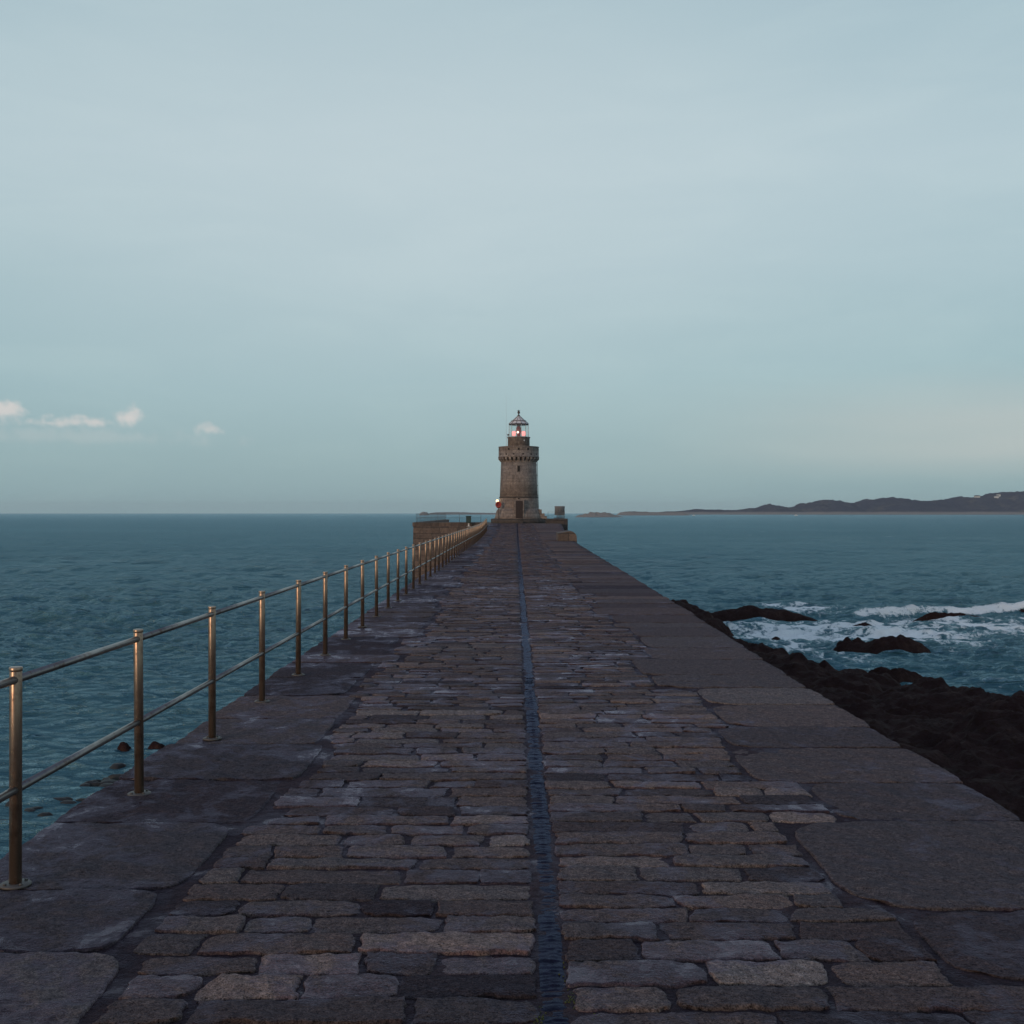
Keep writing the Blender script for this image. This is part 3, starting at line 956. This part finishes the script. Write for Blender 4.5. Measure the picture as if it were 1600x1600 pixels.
# ================================================================== PIER HEAD
head = thing('pier_head', 'lit brown granite bastion with a parapet standing left of the railing end', 'bastion')
plan = [(-9.35, 105.0), (-2.8, 103.0), (-2.8, 152.0), (-9.35, 152.0)]
mb = MB(); mb.prism(plan, SEA - 2, 0.62, .55); mb.build('bastion_wall', M['wall'], head)
mb = MB()
mb.box(-9.42, -2.82, 104.9, 105.7, .60, .98, .03)
mb.box(-9.42, -8.8, 105.72, 152.0, .60, .98, .03)
mb.build('parapet', M['wall'], head)
head2 = thing('pier_head', 'dark stone bastion block to the right of the lighthouse foot', 'bastion')
mb = MB(); mb.prism([(-2.79, 126.2), (5.45, 126.2), (5.45, 152.0), (-2.79, 152.0)], SEA - 2, .675, .4); mb.build('bastion_wall', M['wall_dark'], head2)
mb = MB()
mb.box(3.25, 5.62, 124.6, 126.1, SEA - 1, 1.22, .06)
mb.box(4.95, 5.60, 126.12, 150, .60, 1.20, .05)
mb.build('parapet', M['wall_dark'], head2)

# rounded wall stub on the right edge
mb = MB()
n = 14
prof_ = [(2.75, .0)] + [(3.62 + .34 * math.sin(R(90) * i / 6), .30 + .36 * math.cos(R(90) * i / 6)) for i in range(0, 7)] + [(3.98, -.6), (2.75, -.6)]
pts = [(2.75, .50), (3.35, .62)] + [(3.58 + .40 * math.sin(R(90) * i / 6), .22 + .42 * math.cos(R(90) * i / 6)) for i in range(0, 7)] + [(4.0, -.8), (2.75, -.8)]
vs = [(x, 75.2, z) for x, z in pts] + [(x, 78.6, z + .02) for x, z in pts]
k = len(pts)
mb.add(vs, [tuple(range(k)), tuple(range(2 * k - 1, k - 1, -1))] + [((i + 1) % k, i, k + i, k + (i + 1) % k) for i in range(k)])
tag(mb.build('parapet_stub', M['wall'], None), 'rounded brown stone wall stub on the right edge of the pier', 'wall')


def small_railing(label, pts, hgt, nrail=2):
    o = thing('thin_railing', label, 'railing', pts[0], group='thin railings on the pier head')
    p0 = Vector(pts[0])
    top = []
    for i in range(len(pts) - 1):
        a_, b_ = Vector(pts[i]), Vector(pts[i + 1])
        k_ = max(1, int((b_ - a_).length / 1.5))
        top += [a_ + (b_ - a_) * j / k_ for j in range(k_)]
    top.append(Vector(pts[-1]))
    for q in top:
        mb = MB(); q2 = q - p0
        mb.tube(q2, q2 + Vector((0, 0, hgt)), .017, 8); mb.lathe([(.05, -.002), (.06, .012)], 10, tuple(q2))
        mb.build('post', M['steel_dark'], o)
    mb = MB()
    for i in range(len(top) - 1):
        for r_ in range(nrail):
            h_ = hgt * (1 - .45 * r_) - .03
            mb.tube(top[i] - p0 + Vector((0, 0, h_)), top[i + 1] - p0 + Vector((0, 0, h_)), .010, 8)
    mb.build('rails', M['steel_dark'], o)
    return o


small_railing('thin iron railing on top of the left bastion parapet', [(-9.1, 150, .98), (-9.1, 105.3, .98), (-3.2, 105.3, .98)], .80)
small_railing('thin iron railing on top of the dark block right of the lighthouse', [(3.5, 125.3, 1.22), (5.3, 125.3, 1.22), (5.3, 149, 1.20)], .75)

# green box on the parapet
o = thing('green_box', 'small dark green box on a pale post beside the railing end', 'box', (-4.28, 104.4, .62))
mb = MB(); mb.box(-.22, .22, -.18, .18, .30, .88, .02); mb.build('box_body', M['green'], o)
mb = MB(); mb.box(-.26, .26, -.22, .22, .882, .95, .02); mb.build('lid', M['green'], o)
mb = MB(); mb.box(-.06, .06, -.06, .06, .0, .298); mb.box(-.19, .19, -.16, .16, -.006, .02); mb.build('stand', M['white_metal'], o)

# ================================================================== LIGHTHOUSE
LX, LY = 0.33, 132.2
LZ = 0.69
lh = thing('lighthouse', 'round granite lighthouse with lit lantern at the end of the pier', 'lighthouse', (LX, LY, LZ))


def part(mb, name, mat, parent=None):
    return mb.build(name, mat, parent or lh)


mb = MB(); mb.lathe([(3.2, -.3), (3.2, .45), (3.14, .49)], 64); plinth = part(mb, 'plinth', M['tower_dark'])
mb = MB(); mb.lathe([(2.82, .485), (2.70, .75), (2.60, 1.25), (2.52, 1.45), (2.36, 1.62)], 64); part(mb, 'base_drum', M['tower'])
mb = MB(); mb.lathe([(2.24, 1.60), (2.215, 2.2), (2.19, 2.86)], 64, cap=False); mb.lathe([(2.185, 2.86), (2.10, 5.0), (2.03, 7.10)], 64, cap=True)
shaft = part(mb, 'shaft', M['tower'])
mb = MB(); mb.lathe([(2.18, 2.84), (2.25, 2.86), (2.25, 2.95), (2.18, 2.99)], 64, cap=False); part(mb, 'string_course', M['tower_dark'])
mb = MB()
for i in range(28):
    a_ = 2 * math.pi * i / 28
    ca, sa = math.cos(a_), math.sin(a_)
    w2 = .13
    sec = [(1.95, 6.98), (2.08, 6.98), (2.34, 7.28), (2.34, 7.47), (1.95, 7.47)]
    vs = []
    for s_ in (-w2, w2):
        for r_, z_ in sec:
            vs.append((r_ * ca - s_ * sa, r_ * sa + s_ * ca, z_))
    mb.add(vs, [(4, 3, 2, 1, 0), (5, 6, 7, 8, 9)] + [(i_, (i_ + 1) % 5, 5 + (i_ + 1) % 5, 5 + i_) for i_ in range(5)])
part(mb, 'corbels', M['tower'])
mb = MB(); mb.lathe([(2.03, 7.08), (2.05, 7.47)], 64, cap=False); part(mb, 'corbel_backing', M['tower_dark'])
mb = MB(); mb.lathe([(2.05, 7.472), (2.36, 7.474), (2.36, 7.56), (2.31, 7.60), (2.30, 8.62), (2.33, 8.64), (2.33, 8.72), (1.95, 8.72), (1.95, 7.75), (1.0, 7.75)], 64, cap=False)
part(mb, 'parapet', M['tower'])


def recess(name, az, r, z0, z1, wd, mat, depth=.10, parent=None, proud=.0, lbl=None):
    """a shallow box set in the round wall at azimuth az (0 = facing the shore)"""
    ca, sa = math.sin(az), -math.cos(az)
    vs = []
    for rr_ in (r - depth, r + proud):
        for z_ in (z0, z1):
            for s_ in (-wd / 2, wd / 2):
                vs.append((rr_ * ca - s_ * sa, rr_ * sa + s_ * ca, z_))
    mb = MB()
    mb.add(vs, [(0, 1, 3, 2), (4, 6, 7, 5), (0, 4, 5, 1), (2, 3, 7, 6), (0, 2, 6, 4), (1, 5, 7, 3)])
    return mb.build(name, mat, parent or lh)


for dg in (-153, -103, -77, -29, 0, 27, 77, 103, 153):
    recess('embrasure', R(dg), 2.335, 8.26, 8.50, .17, M['hole'], .2)
for dg in (-140, -100, -62, -37.5, -14.5, 12.5, 37.5, 62, 100, 140):
    recess('drain_hole', R(dg), 2.318, 7.74, 7.88, .20, M['hole'], .2)
# slit window with its surround
wf = recess('window', R(0), 2.09, 5.80, 6.52, .34, M['tower_dark'], .15)
recess('pane', R(0), 2.10, 5.90, 6.42, .17, M['hole'], .15, wf)
# door in its stone frame
df = recess('door_surround', R(0.5), 2.76, .42, 2.62, 1.12, M['tower'], .9)
dr = recess('door', R(0.5), 2.775, .50, 2.50, .74, M['door'], .9)
mb = MB()
for zz_ in (.62, 1.32, 1.95):
    pass
th0 = R(.5)
for i in range(4):
    xx_ = -.28 + .185 * i
    mb.box(xx_, xx_ + .175, -2.80, -2.776, .54, 2.46, .006)
mb.build('planks', M['door'], dr)
mb = MB(); mb.ball((.26, -2.83, 1.35), .035, 8, 6); mb.build('handle', M['steel_dark'], dr)
mb = MB(); mb.box(-.42, .50, -3.6, -3.202, -.05, .20, .02); mb.box(-.38, .46, -3.198, -2.83, .10, .44, .02); part(mb, 'doorstep', M['tower_dark'])
recess('plaque', R(0), 2.20, 2.70, 2.82, .22, M['hole'], .1, None, .012)
# steps up the right-hand side
mb = MB()
for i, (x0_, x1_, h_) in enumerate(((2.2, 2.62, 1.55), (2.622, 2.95, 1.10), (2.952, 3.2, .80))):
    mb.box(x0_, x1_, -1.2, 0.6, .492, h_, .02)
part(mb, 'side_steps', M['tower'])
# conductor down the right side
mb = MB()
mb.tube((2.28, -.3, 1.5), (2.12, -.3, 7.0), .03, 8)
for i in range(5):
    f_ = i / 4
    mb.box(2.23 - .13 * f_ - .09, 2.23 - .13 * f_ + .06, -.345, -.255, 1.9 + 4.7 * f_, 1.98 + 4.7 * f_)
part(mb, 'downpipe', M['steel_dark'])
# lantern
mb = MB(); mb.lathe([(1.27, 7.70), (1.25, 9.68), (1.30, 9.70), (1.34, 9.80), (1.30, 9.85), (1.14, 9.86)], 48); part(mb, 'lantern_base', M['tower'])
recess('vent', R(30), 1.262, 9.34, 9.48, .14, M['roof_pale'], .1)
mb = MB()
NG = 12
GR = 1.13
mb.lathe([(GR, 9.861), (GR, 11.22)], NG, smooth=False, cap=False, a0=R(15)); glz = part(mb, 'glazing', M['glass'])
mb = MB()
for i in range(NG):
    a_ = R(15) + 2 * math.pi * i / NG
    mb.tube((GR * 1.01 * math.cos(a_), GR * 1.01 * math.sin(a_), 9.862), (GR * 1.01 * math.cos(a_), GR * 1.01 * math.sin(a_), 11.22), .030, 6)
mb.build('glazing_bars', M['white_metal'], glz)
mb = MB(); mb.lathe([(1.10, 11.221), (1.16, 11.23), (1.19, 11.29), (1.16, 11.36)], NG, smooth=False, a0=R(15)); part(mb, 'eaves', M['dark_metal'])
mb = MB(); rp = [(1.15, 11.362), (.80, 11.66), (.48, 11.95), (.24, 12.17), (.12, 12.28)]
mb.lathe(rp, NG, smooth=False, a0=R(15)); rf = part(mb, 'roof', M['roof_pale'])
mb = MB()
for i in range(NG):
    a_ = R(15) + 2 * math.pi * i / NG
    for j in range(4):
        mb.tube((rp[j][0] * 1.01 * math.cos(a_), rp[j][0] * 1.01 * math.sin(a_), rp[j][1] + .012), (rp[j + 1][0] * 1.01 * math.cos(a_), rp[j + 1][0] * 1.01 * math.sin(a_), rp[j + 1][1] + .012), .030 - .004 * j, 6)
mb.lathe([(.88, 11.66), (.90, 11.70), (.85, 11.74)], NG, smooth=False, cap=False, a0=R(15))
mb.build('roof_ribs', M['roof'], rf)
mb = MB(); mb.lathe([(.14, 12.27), (.16, 12.34), (.07, 12.40), (.06, 12.52), (.13, 12.58), (.16, 12.68), (.12, 12.79), (.05, 12.84), (.03, 12.98)], 14)
mb.box(-.16, .16, -.012, .012, 12.84, 12.90); mb.build('finial', M['dark_metal'], rf)
# optic on its red pedestal
mb = MB(); mb.lathe([(.20, 9.862), (.22, 10.30), (.34, 10.42), (.36, 10.55), (.28, 10.85), (.15, 11.20)], 20); opt = part(mb, 'lamp_pedestal', M['red'])
mb = MB(); mb.ball((-.10, -.40, 10.38), .13, 12, 8); mb.build('lamp_bulb', M['lamp_white'], opt)
for s_ in (-1, 1):
    mb = MB(); mb.lathe([(.15, 9.96), (.22, 10.04), (.22, 10.42), (.15, 10.52)], 14, (.56 * s_, -.25, 0)); mb.build('lamp_bulb', M['lamp_pink'], opt)
mb = MB(); mb.ball((-.12, -.50, 11.62), .11, 10, 8); mb.build('roof_lamp', M['lamp_white'], rf)
# small fitting on the gallery
mb = MB(); mb.tube((-1.22, -.3, 9.84), (-1.22, -.3, 10.02), .03, 8); mb.box(-1.31, -1.13, -.40, -.20, 10.02, 10.17, .015); part(mb, 'gallery_floodlight', M['dark_metal'])

an = thing('whip_antenna', 'tall thin pale whip antenna rising left of the lantern', 'antenna', (LX - 1.42, LY - 1.2, LZ + 7.75))
mb = MB(); mb.tube((0, 0, 0), (0, 0, 2.6), .022, 8); mb.tube((0, 0, 2.6), (0, 0, 6.9), .010, 8, r2=.006); mb.build('mast', M['white_metal'], an)
mb = MB(); mb.lathe([(.08, -.001), (.08, .03), (.03, .05)], 12); mb.build('base', M['steel_dark'], an)

# lamp and lifebuoy on the left side of the tower foot
wl = thing('wall_lamp', 'glowing lamp on a bracket at the left side of the lighthouse', 'lamp', (LX - 2.16, LY - .6, LZ + 2.40))
mb = MB(); mb.tube((.12, 0, -.25), (-.28, 0, -.06), .022, 8); mb.box(.06, .14, -.06, .06, -.36, -.14); mb.build('bracket', M['dark_metal'], wl)
mb = MB(); mb.ball((-.28, 0, .10), .17, 14, 10, (1, 1, 1.1)); mb.build('globe', M['lamp'], wl)
mb = MB(); mb.lathe([(.10, -.10), (.10, -.065)], 12, (-.28, 0, 0)); mb.lathe([(.12, .285), (.03, .34)], 12, (-.28, 0, 0)); mb.build('fitting', M['dark_metal'], wl)
lb = thing('lifebuoy', 'red lifebuoy on a red board under the glowing lamp', 'lifebuoy', (LX - 2.30, LY - 1.9, LZ + .485))
mb = MB()
for i in range(24):
    a0_, a1_ = 2 * math.pi * i / 24, 2 * math.pi * (i + 1) / 24
    mb.tube((.27 * math.cos(a0_), -.10, 1.60 + .27 * math.sin(a0_)), (.27 * math.cos(a1_), -.10, 1.60 + .27 * math.sin(a1_)), .085, 10)
mb.build('ring', M['orange'], lb)
mb = MB(); mb.box(-.19, .19, -.012, .012, 1.22, 1.96, .01); mb.build('board', M['red'], lb)
mb = MB(); mb.box(-.05, .05, .013, .09, .0, 1.68); mb.build('stand', M['steel_dark'], lb)

# ================================================================== DISTANCE
def hill_obj(name, label, prof, D, depth, seed, cols, rough=1.0):
    """prof: (x, height above sea) along the ridge, a real strip of land"""
    xs = np.linspace(prof[0][0], prof[-1][0], cols)
    hs = np.interp(xs, [p[0] for p in prof], [p[1] for p in prof])
    vv = np.linspace(-1, 1, 41)
    VV, XS = np.meshgrid(vv, xs, indexing='ij')
    HS = np.broadcast_to(hs, XS.shape)
    dep = depth * (0.35 + 0.65 * np.clip(HS / max(hs.max(), 1), 0, 1) ** .5)
    Yp = D + VV * dep
    fall = np.where(VV < 0, sstep(-1, -.05, VV), sstep(1, .1, VV))
    z = HS * fall
    z = z + rough * (fbm(XS / (depth * .12), Yp / (depth * .12), seed, 5) - .45) * np.clip(HS, 0, 30) * .75 * fall
    z = z + rough * 5.0 * fall * sstep(8, 25, HS) * (sstep(.48, .62, fbm(XS / 60., Yp / 60., seed + 70, 3)) * fbm(XS / 14., Yp / 14., seed + 80, 2))
    z = z + rough * np.clip(HS, 0, 12) * .32 * fall * (fbm(XS / (depth * .02), Yp / (depth * .02), seed + 40, 3) - .4)
    z = z + np.where(HS > 5, 1.2, .2) * (fall > 0.02) - 1.5
    o = grid_obj(name, np.stack([XS, Yp, SEA + z], -1), M['island'])
    tag(o, label, None, kind='structure')
    return XS, Yp, z


pts_px = [(1015, 801.5), (1033, 800.2), (1070, 798.3), (1103, 796.6), (1131, 798.2), (1165, 796.5), (1178, 795.2), (1199, 789.8), (1220, 793.4), (1241, 794.9),
          (1252, 790), (1262, 786), (1290, 784), (1314, 785.3), (1328, 788), (1348, 784), (1366, 781.6), (1398, 779), (1427, 784), (1478, 783), (1506, 777.4),
          (1530, 778.6), (1562, 772.5), (1600, 769.4), (1680, 767), (1760, 772), (1900, 785), (2000, 801)]
DI = 4500.0
hp = [((px - 806) / 1800 * DI, max(.3, (801.3 - py) / 1800 * DI + 6.3)) for px, py in pts_px]
hXS, hYP, hZ = hill_obj('hills', 'low dark island with rounded hills and a pale beach on the horizon', hp, DI, 420, 5, 700)
hill_obj('islet', 'low rocky islet under the squat sea fort', [(85, .2), (92, 3.5), (105, 5.5), (112, 6.3), (122, 6.3), (128, 6.0), (140, 5.0), (155, 2.0), (165, .2)], 1700, 40, 9, 90)
hill_obj('islet', 'thin line of reef right of the sea fort', [(250, .2), (262, 6.5), (285, 9.5), (300, 8.2), (330, 7.2), (352, 6.8), (390, 7.5), (420, 6.8), (445, .2)], 2900, 60, 12, 120)
hill_obj('islet', 'faint low reef on the horizon left of the lighthouse', [(-330, .2), (-320, 6), (-300, 8), (-225, 8.5), (-190, 8), (-150, 6.5), (-60, 6), (-40, .2)], 4300, 90, 15, 120, .4)
hill_obj('islet', 'small dark reef on the horizon above the left bastion', [(-262, .2), (-255, 7), (-247, 9.5), (-238, 7), (-230, .2)], 3100, 40, 18, 50, .4)

o = thing('sea_fort', 'squat round stone sea fort on a low islet right of the lighthouse', 'fort', (64.8 + 52, 1700, SEA))
# fort stands on the islet; x at 1700 m
o.location.x = (874.5 - 806) / 1800 * 1700
fx_ = o.location.x
mb = MB(); mb.lathe([(7.6, 3.0), (7.3, 13.0), (7.5, 13.2), (7.5, 16.2), (6.6, 16.2), (6.6, 14.5), (.5, 14.5)], 40, smooth=True); mb.build('fort_wall', M['fort'], o)
mb = MB()
for dg in (-50, -18, 15, 48):
    th = R(dg); mb.box(7.3 * math.sin(th) - .6, 7.3 * math.sin(th) + .6, -7.45 * math.cos(th) - .15, -7.4 * math.cos(th) + .3, 9.0, 10.6)
mb.build('gun_ports', M['hole'], o)


def house(label, px, dz, wd, dp, ht, dy=0):
    x = (px - 806) / 1800 * DI
    k_ = np.argmin((hXS - x) ** 2 + (hYP - (DI + dy)) ** 2)
    z = float(hZ.ravel()[k_]) + dz
    o = thing('white_house', label, 'house', (x, DI + dy, SEA + z), group='white houses on the far island')
    mb = MB(); mb.box(-wd / 2, wd / 2, -dp / 2, dp / 2, -14, ht); mb.build('wall', M['house_white'], o)
    mb = MB(); e = .6
    mb.add([(-wd / 2 - e, -dp / 2 - e, ht), (wd / 2 + e, -dp / 2 - e, ht), (wd / 2 + e, dp / 2 + e, ht), (-wd / 2 - e, dp / 2 + e, ht), (-wd / 2 - e, 0, ht + 3.5), (wd / 2 + e, 0, ht + 3.5)],
           [(3, 2, 1, 0), (0, 1, 5, 4), (2, 3, 4, 5), (0, 4, 3), (1, 2, 5)]); mb.build('roof', M['house_roof'], o)


house('white house on the hilltop, leftmost on the far island', 1513, 0, 20, 9, 7, -85)
house('white house just right of the leftmost hilltop house', 1541, 0, 15, 9, 6, -95)
house('white house nearest the top of the tallest hill', 1550, 0, 13, 9, 7, -60)
house('white building low by the shore at the right end of the island', 1592, 0, 26, 10, 8, -330)


def boat(label, px, D, L):
    o = thing('motor_boat', label, 'boat', ((px - 806) / 1800 * D, D, SEA), group='white boats off the island')
    mb = MB()
    secs = []
    for u in np.linspace(-1, 1, 9):
        hw = .17 * L * (1 - max(0, u) ** 2.2) + .01; zt = .11 * L * (1 + .5 * max(0, u) ** 2)
        secs.append([(u * L / 2, -hw, zt), (u * L / 2, -hw * .6, -.03 * L), (u * L / 2, hw * .6, -.03 * L), (u * L / 2, hw, zt)])
    vs = [p for s_ in secs for p in s_]
    fs = []
    for i in range(8):
        for j in range(4):
            fs.append((i * 4 + j, i * 4 + (j + 1) % 4, i * 4 + 4 + (j + 1) % 4, i * 4 + 4 + j))
    fs += [(0, 1, 2, 3), (35, 34, 33, 32)]
    mb.add(vs, fs); mb.build('hull', M['boat_white'], o)
    mb = MB(); mb.box(-.25 * L, .12 * L, -.11 * L, .11 * L, .10 * L, .27 * L, .02 * L); cb = mb.build('cabin', M['boat_white'], o)
    mb = MB(); mb.box(-.2 * L, .08 * L, -.113 * L, .113 * L, .19 * L, .24 * L); mb.build('windows', M['boat_dark'], cb)


boat('small white boat off the middle of the far island', 1244, 2600, 9)
boat('small white boat off the low left end of the far island', 1084, 2600, 7)

# ================================================================== AIR
mb = MB(); mb.box(-25000, 25000, -60, 12100, SEA - 4, 92)
m, t = new_mat('air')
vol = t.n('ShaderNodeVolumePrincipled', None, Color=(.80, .88, .95, 1), Density=0.000042)
t.n('ShaderNodeOutputMaterial', None, Volume=vol.outputs[0])
tag(mb.build('haze', m, None), 'thin sea haze between the pier and the far island', None, kind='stuff')
